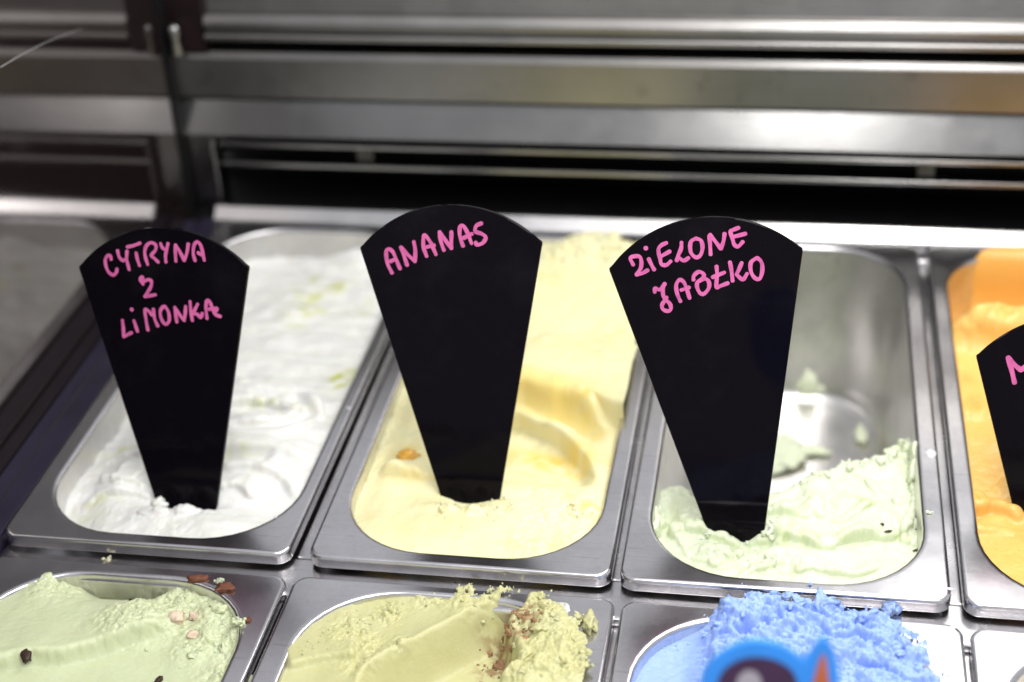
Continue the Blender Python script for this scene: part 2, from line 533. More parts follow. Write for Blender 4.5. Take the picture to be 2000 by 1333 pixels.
make_pan(*PANS['apple'], 'nearly empty steel pan with bare walls and pale green sorbet at its front')
make_pan(*PANS['mango'], 'steel pan of orange sorbet cut off by the right edge of the picture')
FZ = -7.0
PANS['mint'] = (-170, -2.5, -372, -5.0, FZ, (12, 10, 10, 7.5))
PANS['pist'] = (0.5, 169.5, -371, -4.0, FZ, (12, 13, 10, 6))
PANS['blue'] = (172.5, 339.5, -370, -4.5, FZ, (9, 11, 10, 7))
PANS['van'] = (342.5, 508, -370, -6.0, FZ, (11, 11, 10, 8))
make_pan(*PANS['mint'], 'steel pan of mint green ice cream in the lower left corner', lip=6)
make_pan(*PANS['pist'], 'scratched steel pan of pistachio ice cream, middle of the front row', lip=6)
make_pan(*PANS['blue'], 'steel pan heaped with crumbly blue ice cream', lip=6)
make_pan(*PANS['van'], 'corner of a steel pan at the lower right, right of the blue ice cream', lip=6)

# ------------------------------------------------------------------ ice cream surfaces
def make_ice(name, pan, xs, ys, hfun, mt, label, cat='ice cream', rad=50, cut=None, under=1.5):
    x0, x1, y0, y1, z, (l, r, f, k) = PANS[pan]
    X, Y = np.meshgrid(xs, ys)
    Z, T, DX, DY = hfun(X, Y)
    # lips of the folds sag outwards a little, so creases are undercut
    gy, gx = np.gradient(Z, ys, xs)
    def blur(A, n):
        for ax in (0, 1):
            Pd = np.concatenate([np.repeat(np.take(A, [0], ax), n, ax), A, np.repeat(np.take(A, [-1], ax), n, ax)], ax)
            cs = np.cumsum(Pd, ax)
            cs = np.concatenate([np.zeros_like(np.take(cs, [0], ax)), cs], ax)
            m_ = A.shape[ax]
            A = (np.take(cs, range(2 * n + 1, 2 * n + 1 + m_), ax) - np.take(cs, range(0, m_), ax)) / (2 * n + 1)
        return A
    gm = np.sqrt(gx * gx + gy * gy) + 1e-6
    am = under * np.minimum(gm, 1.6) * sm((Z - blur(Z, 5) + 0.3) / 1.2) * (np.abs(Z - z) < 45)
    DX = DX - blur(am * gx / gm, 1); DY = DY - blur(am * gy / gm, 1)
    # outline of the opening, a little outside the wall
    g = -3.2
    ax0, ax1, ay0, ay1 = x0 + l + 2 + g, x1 - r - 2 - g, y0 + f + 2 + g, y1 - k - 2 - g
    R0 = rad
    cx, cy = (ax0 + ax1) / 2, (ay0 + ay1) / 2
    qx = np.abs(X - cx) - (ax1 - ax0) / 2 + R0
    qy = np.abs(Y - cy) - (ay1 - ay0) / 2 + R0
    sd = np.hypot(np.maximum(qx, 0), np.maximum(qy, 0)) + np.minimum(np.maximum(qx, qy), 0) - R0
    over = Z > z + 0.5                                  # heaped ice cream may spread over the rim
    keep = sd < 0
    if cut is not None:
        extra = cut(X, Y, Z, sd)
        keep = extra
    ny, nx = X.shape
    idx = np.arange(ny * nx).reshape(ny, nx)
    q = np.stack([idx[:-1, :-1], idx[:-1, 1:], idx[1:, 1:], idx[1:, :-1]], -1).reshape(-1, 4)
    kq = (keep[:-1, :-1] & keep[:-1, 1:] & keep[1:, 1:] & keep[1:, :-1]).ravel()
    q = q[kq]
    used = np.unique(q)
    mp = np.full(ny * nx, -1); mp[used] = np.arange(len(used))
    V = np.stack([(X + DX).ravel(), (Y + DY).ravel(), Z.ravel()], 1)[used]
    o = mesh_obj(name, V, mp[q], mt, None, origin=((x0 + x1) / 2, (y0 + y1) / 2, z - 110), tint=T.ravel()[used])
    tag(o, label, cat)
    return o, (X, Y, Z, sd)

def crumb(X, Y, mask, A, seed, s=4.0):
    """broken, flaky frozen texture: height and sideways tearing"""
    wx, wy = X + 1.6 * fbm(X, Y, s, 3, seed + 5), Y + 1.6 * fbm(X, Y, s, 3, seed + 6)
    n = fbm(wx, wy, s * 2.4, 5, seed, 0.55)
    rid = 0.32 - np.abs(fbm(wx, wy, s * 1.1, 4, seed + 2, 0.6))
    pit = sm((fbm(wx * 0.8 + 0.35 * wy, (wy - 0.45 * wx) * 1.5, s * 0.75, 3, seed + 3, 0.6) - 0.10) * 5)
    big = fbm(X, Y, s * 4.5, 3, seed + 17, 0.5)
    q = 7.0 * n + 0.8 * fbm(X, Y, s * 0.5, 3, seed + 41, 0.6)
    fl = np.floor(q)
    n = (fl + sm((q - fl - 0.55) / 0.45)) / 7.0          # torn, flaky layers
    h = mask * A * (1.0 * big + 1.1 * n + 0.45 * rid - 0.5 * pit + 0.16 * fbm(X, Y, 1.3, 2, seed + 11))
    dx = mask * A * 0.4 * fbm(X, Y, s * 1.2, 3, seed + 21, 0.5)
    dy = mask * A * 0.4 * fbm(X, Y, s * 1.2, 3, seed + 31, 0.5)
    return h, dx, dy

def lump(c, r, seed=0, squash=(1, 1, 1), rough=0.35, sub=3, rotz=0.0, tilt=0.0, blocky=1.0):
    """a torn little lump (mm)"""
    bm = bmesh.new()
    bmesh.ops.create_icosphere(bm, subdivisions=sub, radius=1.0)
    P = np.array([v.co[:] for v in bm.verts])
    bm.verts.index_update()
    F = [tuple(v.index for v in f.verts) for f in bm.faces]
    bm.free()
    if blocky != 1.0:
        P = np.sign(P) * np.abs(P) ** blocky
    k = 1.5
    a = fbm(P[:, 0] * k + seed * 31.7, P[:, 1] * k + P[:, 2] * k * 0.73, 1.0, 4, seed, 0.5)
    b2 = fbm(P[:, 2] * k - seed * 11.7, P[:, 0] * k - P[:, 1] * k * 0.61, 1.0, 4, seed + 4, 0.5)
    P = P * np.maximum(0.3, 1 + rough * 1.3 * (a + b2))[:, None]
    P = P * np.array(squash) * r
    ct, st_ = math.cos(tilt), math.sin(tilt)
    P = np.stack([P[:, 0], P[:, 1] * ct - P[:, 2] * st_, P[:, 1] * st_ + P[:, 2] * ct], 1)
    cz, sz = math.cos(rotz), math.sin(rotz)
    P = np.stack([P[:, 0] * cz - P[:, 1] * sz, P[:, 0] * sz + P[:, 1] * cz, P[:, 2]], 1)
    return P + np.asarray(c), F

def join(parts_):
    V, F, k = [], [], 0
    for v, f in parts_:
        V.append(np.asarray(v)); F += [tuple(i + k for i in q) for q in f]; k += len(v)
    return np.concatenate(V), F

def sample(field, x, y):
    X, Y, Z, _ = field
    j = np.searchsorted(X[0], x).clip(0, X.shape[1] - 1); i = np.searchsorted(Y[:, 0], y).clip(0, Y.shape[0] - 1)
    return Z[i, j]

def scatter(name, field, centres, spread, n, rlo, rhi, mt, parent, zoff=-0.35, squash=(1.1, 1.1, .7), sub=2, seed=1, grains=2.5):
    """torn lumps half sunk in the surface, plus a dusting of fine grains"""
    out = []
    rg = np.random.default_rng(seed)
    for i in range(int(n * (1 + grains))):
        c = centres[rg.integers(len(centres))]
        g = i >= n
        sp = spread * (1.5 if g else 1.0)
        x, y = c[0] + rg.normal() * sp, c[1] + rg.normal() * sp
        r = (0.35 + 0.6 * rg.random()) if g else rlo + (rhi - rlo) * rg.random() ** 1.8
        z = sample(field, x, y) + (0.2 if g else zoff) * r
        sq = tuple(q * (0.6 + 0.8 * rg.random()) for q in squash)
        out.append(lump((x, y, z), r, int(rg.integers(1000)), sq, 0.5, 1 if g else 3, rg.random() * 6, rg.random() * 3))
    o = mesh_obj(name, *join(out), mt, parent)
    o['kind'] = 'stuff'
    return o

def foot(X, Y, pose, depth, rx=17, ry=6):
    """slot pressed by a sign's foot, with the ridge it pushed up in front"""
    c = (pose[0], pose[1] - 3.0)
    r = depth * blob(X, Y, c, rx, ry)
    return -r + 2.6 * blob(X, Y, (c[0], c[1] - ry * 2.0), rx * 1.1, 4.0) * (1 + 2.0 * fbm(X, Y, 8, 3, 19))
POSE = {'lemon': (-81.29, 55.02, -8, 133.09, -2.62, 16.55, 3.35), 'pine': (79.83, 69.97, -6, 142.87, -0.99, 14.99, 4.01),
        'apple': (227.2, 59.44, -14, 153.9, -0.11, 15.33, 8.18), 'mango': (402.3, 85.0, -12, 95.0, 0, 15.0, 4.0)}
# ---- lemon and lime
def h_lemon(X, Y):
    P = lambda l, z=-12: pts(l, z)
    Z = -8.0 - 0.050 * np.maximum(Y - 90, 0) + 2.6 * fbm(X, Y, 60, 3, 5) + 0.7 * fbm(X, Y, 18, 4, 9)
    Z -= 10 * sm((-112 - X) / 45) * sm((300 - Y) / 120)
    Z += 6 * sm((Y - 335) / 25) * sm((X + 95) / 40) * sm((-45 - X) / 12)
    Z += 3.0 * fbm(X * 0.35 + Y * 0.2, Y, 22, 3, 14)
    Z += fold(X, Y, P([(430, 782), (500, 778), (560, 780), (605, 790), (625, 815), (610, 845)]), 6.8, 14, 5, -1, .1, .3)
    Z += fold(X, Y, P([(440, 806), (500, 799), (545, 808), (575, 815), (600, 803)]), 6.0, 10, 3, 1, .1, .2, .5)
    Z += fold(X, Y, P([(430, 848), (500, 842), (560, 828), (598, 806)]), 6.0, 16, 6, 1, .1, .2)
    Z += fold(X, Y, P([(430, 866), (500, 868), (560, 864), (600, 845), (618, 812)]), 4.8, 8, 5, 1, .1, .25)
    Z += fold(X, Y, P([(400, 884), (460, 886), (530, 890), (600, 905), (640, 920)]), 6.8, 20, 9, 1, .1, .3)
    Z += groove(X, Y, P([(410, 900), (450, 900), (490, 905), (540, 915)]), 3.5, 6)
    Z += fold(X, Y, P([(420, 925), (500, 925), (560, 950), (590, 985)]), 3.8, 12, 6, 1)
    # by the foot of the sign
    Z += fold(X, Y, P([(150, 996), (190, 978), (240, 974), (300, 978)]), 4.0, 14, 3, 1, .2, .1, .8)
    Z += fold(X, Y, P([(180, 950), (230, 955), (280, 962), (320, 958)]), 4.2, 12, 2.5, 1, .2, .1, 1.2)
    Z += fold(X, Y, P([(190, 905), (240, 898), (290, 905)]), 3.0, 14, 3, 1, .2, .1, 1.0)
    Z += fold(X, Y, P([(430, 968), (460, 962), (490, 972), (510, 985)]), 3.0, 12, 3, 1, .1, .2, .8)
    Z += 4.0 * blob(X, Y, onz(225, 935, -8)[:2], 22, 14)
    Z += 5.0 * blob(X, Y, onz(420, 1035, -5)[:2], 45, 14)
    mk = 0.35 * sm((130 - Y) / 50) * sm((-40 - X) / 40)
    c, dx, dy = crumb(X, Y, mk, 2.0, 3, 6)
    Z += c
    Z += 3.0 * fbm(X * 0.5 - Y * 0.15, Y + 0.35 * X, 26, 3, 78) * sm((Y - 90) / 40)
    Z = np.minimum(Z, -0.8 + 0.6 * fbm(X, Y, 9, 2, 77))
    Z += foot(X, Y, POSE['lemon'], 12)
    T = 0
    for p, rx, ry, k, ro in (((650, 548), 9, 6, .75, .4), ((610, 565), 12, 6, .45, .5), ((625, 598), 16, 5, .4, .4), ((590, 585), 10, 12, .3, 0), ((612, 530), 5, 8, .35, 0), ((570, 552), 8, 4, .3, 0),
                         ((660, 735), 3.5, 12, .8, -.5), ((672, 752), 3, 9, .8, -.6), ((690, 728), 5, 4, .5, 0), ((490, 765), 16, 3, .5, 0), ((545, 805), 14, 2.5, .6, .1), ((570, 812), 8, 2.5, .6, 0),
                         ((190, 985), 14, 3, .3, .2), ((170, 1010), 10, 8, .2, 0), ((460, 893), 16, 5, .2, 0), ((710, 590), 5, 14, .3, 0), ((575, 622), 8, 4, .35, 0), ((240, 875), 12, 4, .4, .3), ((600, 685), 9, 3, .25, 0)):
        T = T + k * blob(X, Y, onz(*p, -12)[:2], rx, ry, ro)
    T = T * sm(0.55 + 1.6 * fbm(X, Y, 9, 4, 41))
    return Z, np.clip(T * 1.35, 0, 1), dx, dy
xs, ys = np.arange(-172, 0, 0.75), np.arange(4, 378, 0.8)
ice_l, f_l = make_ice('lemon_sorbet', 'lemon', xs, ys, h_lemon, M_LEMON, 'white sorbet with yellow-green streaks around the lemon and lime sign', 'sorbet')
c0 = onz(313, 993, -4)
for a_ in ((onz(309, 987, -7), 4.6, 3, (1, .7, 1.0), .45), (onz(297, 1006, -8), 7, 8, (1.3, .8, .4), .4), (onz(238, 955, -12), 9, 12, (1.6, .8, .45), .4)):
    mesh_obj('sorbet_lump', *lump(*a_), M_LEMON, ice_l)

# ---- pineapple
def h_pine(X, Y):
    P = lambda l, z=-8: pts(l, z)
    Z = -4.5 + 2.2 * fbm(X, Y, 70, 3, 25) + 0.8 * fbm(X, Y, 22, 4, 29)
    Z -= 4 * sm((34 - X) / 20)
    Z -= 2.5 * sm((X - 140) / 20) * sm((200 - Y) / 60)
    # three stacked layers: plateau, a hollow, and a thick flap whose edge hangs over the front
    d1, _ = dpoly(X, Y, P([(780, 775), (900, 762), (1010, 768), (1040, 771), (1075, 781), (1110, 786), (1138, 796), (1165, 808), (1200, 822), (1240, 835)], -4))
    d2, _ = dpoly(X, Y, P([(780, 800), (900, 792), (1000, 802), (1050, 827), (1090, 851), (1122, 882), (1150, 910), (1180, 960)], -8))
    d1 = d1 + 2.6 * fbm(X, Y, 34, 2, 301, .4); d2 = d2 + 1.6 * fbm(X, Y, 30, 2, 302, .4)
    lay = -18 + 10.5 * sm(0.5 + d2 / 4.0) + 6.0 * np.exp(-((d2 - 4) / 6) ** 2) - 6.0 * np.exp(-((d1 + 13) / 9) ** 2) + 16.5 * sm(1.0 + d1 / 11) + 1.5 * np.exp(-((d1 - 5) / 6) ** 2)
    lay = lay + 12.5 * sm((112 - Y) / 42) * sm((-d2 - 2) / 12) + 0.8 * fbm(X, Y, 14, 4, 303)
    env = sm((X - 40) / 25) * np.maximum(sm((151 - X) / 16), sm(0.5 + d1 / 6)) * sm((250 - Y) / 60) * sm((Y - 70) / 30)
    Z = Z * (1 - env) + lay * env
    Z += fold(X, Y, P([(960, 895), (1010, 894), (1060, 905), (1100, 912), (1130, 930)]), 2.5, 10, 4, 1, .1, .3)
    Z += fold(X, Y, P([(735, 925), (780, 931), (830, 940), (880, 945)]), 5.0, 14, 4, 1, .25, .05, .5)
    Z += 3.0 * blob(X, Y, onz(797, 890, -6)[:2], 7, 6)
    Z += fold(X, Y, P([(1040, 680), (1100, 690), (1160, 712), (1200, 745)]), 2.0, 12, 5, 1)
    Z += 3.0 * blob(X, Y, onz(900, 1050, -5)[:2], 40, 18)
    mk = 0.5 * sm((100 - Y) / 30) * sm((X - 95) / 25)
    mk = np.maximum(mk, 0.9 * sm((Y - 325) / 25) * (0.4 + 0.6 * sm((X - 60) / 50)))
    mk = np.maximum(mk, 0.5 * sm((30 - X) / 12))
    mk = np.maximum(mk, 0.5 * blob(X, Y, onz(1205, 660, -8)[:2], 14, 25))
    mk = np.maximum(mk, 0.7 * blob(X, Y, onz(920, 995, -6)[:2], 26, 9))
    mk = np.maximum(mk, 0.12)
    c, dx, dy = crumb(X, Y, mk, 2.6, 33, 5)
    Z += c
    Z += 7 * sm((Y - 340) / 22) * sm((X - 70) / 40)
    Z += foot(X, Y, POSE['pine'], 5.5)
    T = 0
    for p, rx, ry, k, ro in (((797, 892), 8, 6, .9, 0), ((830, 942), 18, 4, .35, 0), ((1062, 800), 30, 13, .0, -.4), ((1150, 815), 7, 12, .35, 0), ((1165, 850), 5, 5, .5, 0), ((1080, 888), 34, 7, .7, -.3), ((1130, 985), 9, 5, .5, -.6), ((1148, 1005), 5, 6, .6, 0),
                         ((1160, 1010), 4, 8, .4, 0), ((1070, 1082), 26, 4, .35, 0), ((1070, 550), 8, 9, .3, 0), ((1195, 660), 12, 9, .3, 0), ((1180, 690), 8, 4, .3, 0), ((770, 1040), 30, 12, .12, 0), ((1050, 690), 8, 5, .25, 0), ((1130, 700), 14, 4, .2, 0), ((700, 950), 4, 30, .25, 0)):
        T = T + k * blob(X, Y, onz(*p, -8)[:2], rx, ry, ro)
    T = T * sm(0.6 + 1.3 * fbm(X, Y, 8, 4, 61))
    T = T + 0.62 * blob(X, Y, onz(1068, 800, -10)[:2], 34, 11, -.35) * (1 + .5 * fbm(X, Y, 25, 2, 62)) + 0.5 * blob(X, Y, onz(1078, 888, -14)[:2], 30, 6, -.3)  # shade of the fold hollow and flap underside, painted in as deeper yellow
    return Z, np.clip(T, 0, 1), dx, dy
def cut_pine(X, Y, Z, sd):
    return (sd < 0) | ((sd < 4.5 + 5 * fbm(X, Y, 12, 3, 8)) & (Y > 355) & (Z > 0.6) & (X > 60) & (X < 150))
xs, ys = np.arange(2, 170, 0.75), np.arange(4, 382, 0.8)
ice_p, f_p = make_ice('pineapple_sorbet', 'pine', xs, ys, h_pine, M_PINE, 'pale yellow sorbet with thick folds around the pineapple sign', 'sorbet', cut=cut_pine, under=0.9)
scatter('crumbs', f_p, [onz(1100, 480, 0), onz(1170, 478, 2), onz(1200, 490, 0), onz(1060, 490, 0), onz(1185, 470, 4)], 7, 46, 1.2, 4.2, M_PINE, ice_p, seed=3)
scatter('crumbs', f_p, [onz(980, 985, -4), onz(960, 1000, -4), onz(1140, 1000, -5), onz(880, 1000, -5)], 5, 20, 0.8, 3.0, M_PINE, ice_p, seed=4)
mesh_obj('fruit_piece', *lump(onz(797, 891, -3.0), 5.2, 41, (1.25, .9, .55), .3), plain('candied_pineapple', (0.80, 0.42, 0.06), 0.3, 0, 0.5, 0.2, 200), ice_p)

# ---- green apple, scraped out: a bank of sorbet at the front only
CREST = pts([(1255, 985), (1290, 968), (1330, 962), (1350, 990), (1400, 1000), (1505, 978), (1560, 955), (1600, 938), (1650, 917), (1685, 903), (1730, 905), (1760, 880), (1790, 850), (1830, 820)], -20)
def h_apple(X, Y):
    P = lambda l, z=-16: pts(l, z)
    Z = -15.0 + 2.6 * fbm(X, Y, 45, 3, 45) + 1.0 * fbm(X, Y, 16, 4, 49)
    Z -= 5 * sm((Y - 40) / 60)
    d, t = dpoly(X, Y, CREST)
    d = d + 3.0 * fbm(X, Y, 10, 4, 55, .6)
    Z += 3.5 * np.exp(-(np.abs(d) / 10))
    Z = np.where(d > 0, Z - 104 * sm(d / 20) - 0.25 * d, Z)
    Z += fold(X, Y, P([(1450, 1012), (1505, 1006), (1560, 1003), (1610, 1000), (1650, 1010), (1690, 990), (1720, 975)]), 5.9, 16, 3, 1, .1, .2, 1.0)
    Z += fold(X, Y, P([(1300, 1050), (1380, 1048), (1450, 1058), (1530, 1064), (1600, 1074), (1650, 1060), (1720, 1045), (1790, 1035)]), 7.8, 22, 3.5, 1, .1, .1, 1.6)
    Z += fold(X, Y, P([(1310, 1030), (1325, 1060), (1350, 1090), (1400, 1112), (1440, 1118)]), 5.2, 9, 4, 1, .15, .2, .6)
    Z += fold(X, Y, P([(1430, 1128), (1500, 1112), (1540, 1098)]), 4.5, 10, 3, 1, .2, .2, .8)
    Z += fold(X, Y, P([(1540, 1122), (1600, 1116), (1680, 1120), (1740, 1108)]), 3.9, 9, 3, 1, .15, .15, 1.0)
    Z += fold(X, Y, P([(1690, 925), (1700, 945), (1740, 960), (1760, 985)]), 3.6, 8, 2.5, 1, .15, .2, .8)
    Z += fold(X, Y, P([(1762, 1060), (1775, 1010), (1790, 970), (1795, 940)]), 5.2, 5, 2.5, -1, .15, .15, .6)
    Z += 3.0 * blob(X, Y, onz(1440, 1050, -12)[:2], 40, 10)
    Z += foot(X, Y, POSE['apple'], 5.5)
    mk = 0.18 * np.ones_like(X)
    mk = np.maximum(mk, 1.0 * np.exp(-(d / 9) ** 2) * sm((X - 262) / 30))
    mk = np.maximum(mk, 0.8 * blob(X, Y, onz(1480, 1100, -16)[:2], 40, 14))
    mk = np.maximum(mk, 0.9 * sm((X - 312) / 8))
    c, dx, dy = crumb(X, Y, mk, 2.2, 63, 5)
    Z += c
    T = 0
    for p, rx, ry, k in (((1560, 1068), 22, 4, .5), ((1340, 1045), 14, 6, .3), ((1690, 985), 6, 5, .5), ((1500, 1120), 18, 5, .35), ((1650, 1062), 25, 4, .3), ((1300, 1020), 12, 8, .2), ((1750, 1045), 10, 4, .4), ((1680, 925), 5, 3, .5)):
        T = T + k * blob(X, Y, onz(*p, -16)[:2], rx, ry)
    return Z, np.clip(T * sm(.6 + 1.3 * fbm(X, Y, 8, 4, 71)), 0, 1), dx, dy
def cut_apple(X, Y, Z, sd):
    return (sd < 1.5) & (Z > -117)
xs, ys = np.arange(172, 334, 0.6), np.arange(4, 175, 0.6)
ice_a, f_a = make_ice('apple_sorbet', 'apple', xs, ys, h_apple, M_APPLE, 'pale green sorbet banked at the front of the scraped-out pan', 'sorbet', cut=cut_apple, under=1.3)
# smears left on the bare walls and floor
def on_back(u, v): return ony(u, v, 361)
sm_ = []
for k, (p, r, sq) in enumerate(((on_back(1578, 765), 11, (.75, .4, 1.5)), (on_back(1600, 770), 8, (1.2, .4, .8)), (on_back(1562, 790), 6, (.7, .4, 1.2)), (on_back(1630, 775), 5, (1.6, .4, .4)), (on_back(1682, 675), 3.2, (1.4, .5, .8)), (on_back(1662, 682), 2.2, (1.0, .5, .6)),
                               (onz(1535, 885, -117), 11, (1.3, 1.5, .25)), (onz(1580, 880, -117), 8, (1.9, .6, .25)), (onz(1515, 905, -117), 10, (1, 1, .3)), (onz(1682, 848, -117), 6, (.7, 1.9, .35)))):
    V, F = lump(p, r, 60 + k, sq, .32)
    o = mesh_obj('sorbet_smear', V, F, M_APPLE, ice_a)
for i, (xw, y, z, r) in enumerate(((323, 128, -16, 8), (323, 138, -10, 7), (323, 121, -24, 8), (323, 146, -13, 5), (323, 150, -40, 3), (323, 132, -32, 6), (323, 160, -22, 2.5), (322, 170, -60, 3), (323, 190, -35, 2),
                               (182.5, 70, -18, 9), (182.5, 84, -22, 8), (182.5, 95, -28, 7), (182.5, 108, -34, 4), (182.5, 60, -12, 6))):
    mesh_obj('wall_smear', *lump((xw, y, z), r, i, (.5, 1, 1), .45), M_APPLE, ice_a)
scatter('crumbs', f_a, [CREST[6], CREST[7], CREST[8], CREST[9], CREST[10], CREST[11]], 2.5, 30, 0.8, 3.0, M_APPLE, ice_a, zoff=.3, seed=8)
scatter('crumbs', f_a, pts([(1410, 1030), (1380, 1040), (1500, 1036), (1450, 1045), (1490, 1085)], -12), 3, 16, 1.2, 4.0, M_APPLE, ice_a, seed=9)
for p in ((1720, 1026), (1735, 1043), (1792, 1062), (1791, 1022)):
    c = onz(*p, -14); c[2] = sample(f_a, c[0], c[1]) + .2
    mesh_obj('dark_fleck', *lump(c, 1.5, int(p[0]), (1.5, .7, .5), .3, 2, .4), M_CHOC, ice_a)

# ---- mango
def h_mango(X, Y):
    P = lambda l, z=-12: pts(l, z)
    Z = -9.0 - 0.03 * np.maximum(Y - 100, 0) + 3.0 * fbm(X, Y, 60, 3, 85) + 0.9 * fbm(X, Y, 20, 4, 89)
    Z -= 26 * sm((Y - 285) / 25) * sm((362 - Y) / 12)
    Z += 22 * sm((Y - 352) / 14)
    Z += 24 * sm(1.3 * blob(X, Y, onz(1955, 668, -14)[:2], 26, 13)) + 5 * blob(X, Y, onz(1960, 660, -10)[:2], 30, 10) * fbm(X, Y, 10, 3, 401)
    Z += fold(X, Y, P([(1880, 975), (1905, 1005), (1940, 1003), (1980, 1020), (2050, 1070)]), 6.0, 25, 5, 1, .05, .1, .3)
    Z += fold(X, Y, P([(1890, 1030), (1920, 1045), (1980, 1050), (2050, 1090)]), 3.0, 8, 5, 1, .1, .1, .3)
    Z += fold(X, Y, P([(1850, 800), (1900, 810), (1960, 800), (2040, 830)]), 2.5, 15, 8, 1, .2, .1, .3)
    mk = np.maximum(0.2, 0.9 * blob(X, Y, onz(1950, 640, -10)[:2], 30, 12))
    c, dx, dy = crumb(X, Y, mk, 2.2, 93, 6)
    Z += foot(X, Y, POSE['mango'], 5)
    T = .5 * blob(X, Y, onz(1905, 790, -12)[:2], 5, 8) + .4 * blob(X, Y, onz(1890, 740, -12)[:2], 5, 8) + .45 * blob(X, Y, onz(1905, 1000, -12)[:2], 18, 7) + .4 * sm((Y - 285) / 30)
    return Z + c, np.clip(T, 0, 1), dx, dy
xs, ys = np.arange(342, 505, 0.9), np.arange(4, 377, 0.9)
ice_m, f_m = make_ice('mango_sorbet', 'mango', xs, ys, h_mango, M_MANGO, 'orange sorbet at the right edge, half behind the cropped sign', 'sorbet')

# ---- front row: fine where the picture shows it, coarse further off
def ygrid(y_end, fine=0.55):
    a = np.arange(-120, y_end, fine)
    return np.concatenate([np.arange(-366, -120, 4.0), a])
def h_mint(X, Y):
    P = lambda l, z=-14: pts(l, z)
    Z = -12.5 + 1.6 * fbm(X, Y, 60, 3, 105) + 0.5 * fbm(X, Y, 20, 4, 109)
    Z += 3.0 * sm((-90 - X) / 50)
    Z += -3.5 + fold(X, Y, P([(-120, 1330), (0, 1306), (70, 1290), (140, 1280), (230, 1252), (300, 1232), (350, 1212)]), 9.0, 60, 7, 1, .05, .15, .8)
    Z -= 13 * blob(X, Y, onz(235, 1150, -20)[:2], 22, 9)
    Z -= 5 * sm((Y + 38) / 20) * sm((X + 140) / 20) * sm((-60 - X) / 25)
    mk = 0
    for p, r in (((360, 1150), 20), ((420, 1180), 16), ((455, 1230), 13), ((455, 1270), 12), ((440, 1310), 14), ((330, 1190), 16), ((290, 1190), 14), ((110, 1135), 14), ((390, 1240), 14), ((250, 1210), 14)):
        mk = np.maximum(mk, blob(X, Y, onz(*p, -10)[:2], r))
    mk = np.clip(mk, .06, 1)
    Z += 4.5 * mk
    c, dx, dy = crumb(X, Y, mk, 3.0, 113, 6.0)
    T = .35 * blob(X, Y, onz(370, 1200, -10)[:2], 8, 6) * sm(.5 + 2 * fbm(X, Y, 5, 3, 7))
    return Z + c, np.clip(T, 0, 1), dx, dy
def cut_mint(X, Y, Z, sd):
    return (sd < 0) | ((sd < 5 + 7 * fbm(X, Y, 9, 3, 18)) & (Z > FZ + .4) & (X > -60) & (Y > -90))
ice_g, f_g = make_ice('mint_ice_cream', 'mint', np.arange(-172, 2, 0.55), ygrid(-2), h_mint, M_MINT, 'mint green ice cream with torn edge and dark flecks at lower left', cut=cut_mint, under=0.5)
def along(l, z): return [np.append(q, z) for q in catmull(pts(l, z), 5)]
scatter('crumbs', f_g, along([(330, 1140), (380, 1150), (430, 1180), (462, 1220), (462, 1260), (450, 1310)], -8), 4, 14, 1.0, 4.2, M_MINT, ice_g, seed=21)
scatter('crumbs', f_g, along([(290, 1190), (340, 1180), (400, 1230), (430, 1260)], -8), 7, 8, 0.8, 3.4, M_MINT, ice_g, seed=22)
for p, r, sq, ro in (((54, 1295), 3.0, (.8, 1.3, .7), .5), ((307, 1320), 1.9, (.7, 1.4, .6), -.6), ((112, 1132), 1.4, (1.2, .8, .7), 0), ((256, 1172), 1.0, (1.3, .7, .7), 0)):
    c = onz(*p, -12); c[2] = sample(f_g, c[0], c[1]) + .6
    mesh_obj('chocolate_flake', *lump(c, r, int(p[0]), sq, .3, 2, ro, .3, .5), M_CHOC, ice_g)
for p, r, sq, ro in (((342, 1195), 4.2, (1.0, .9, .8), .3), ((375, 1225), 3.0, (1.1, .8, .6), 0), ((376, 1193), 2.4, (.8, .9, .8), 0)):
    c = onz(*p, -8); c[2] = sample(f_g, c[0], c[1]) + 0.5
    mesh_obj('biscuit_piece', *lump(c, r, int(p[0]) + 5, sq, .38, 3, ro, .5, .6), M_CREAMBIT, ice_g)

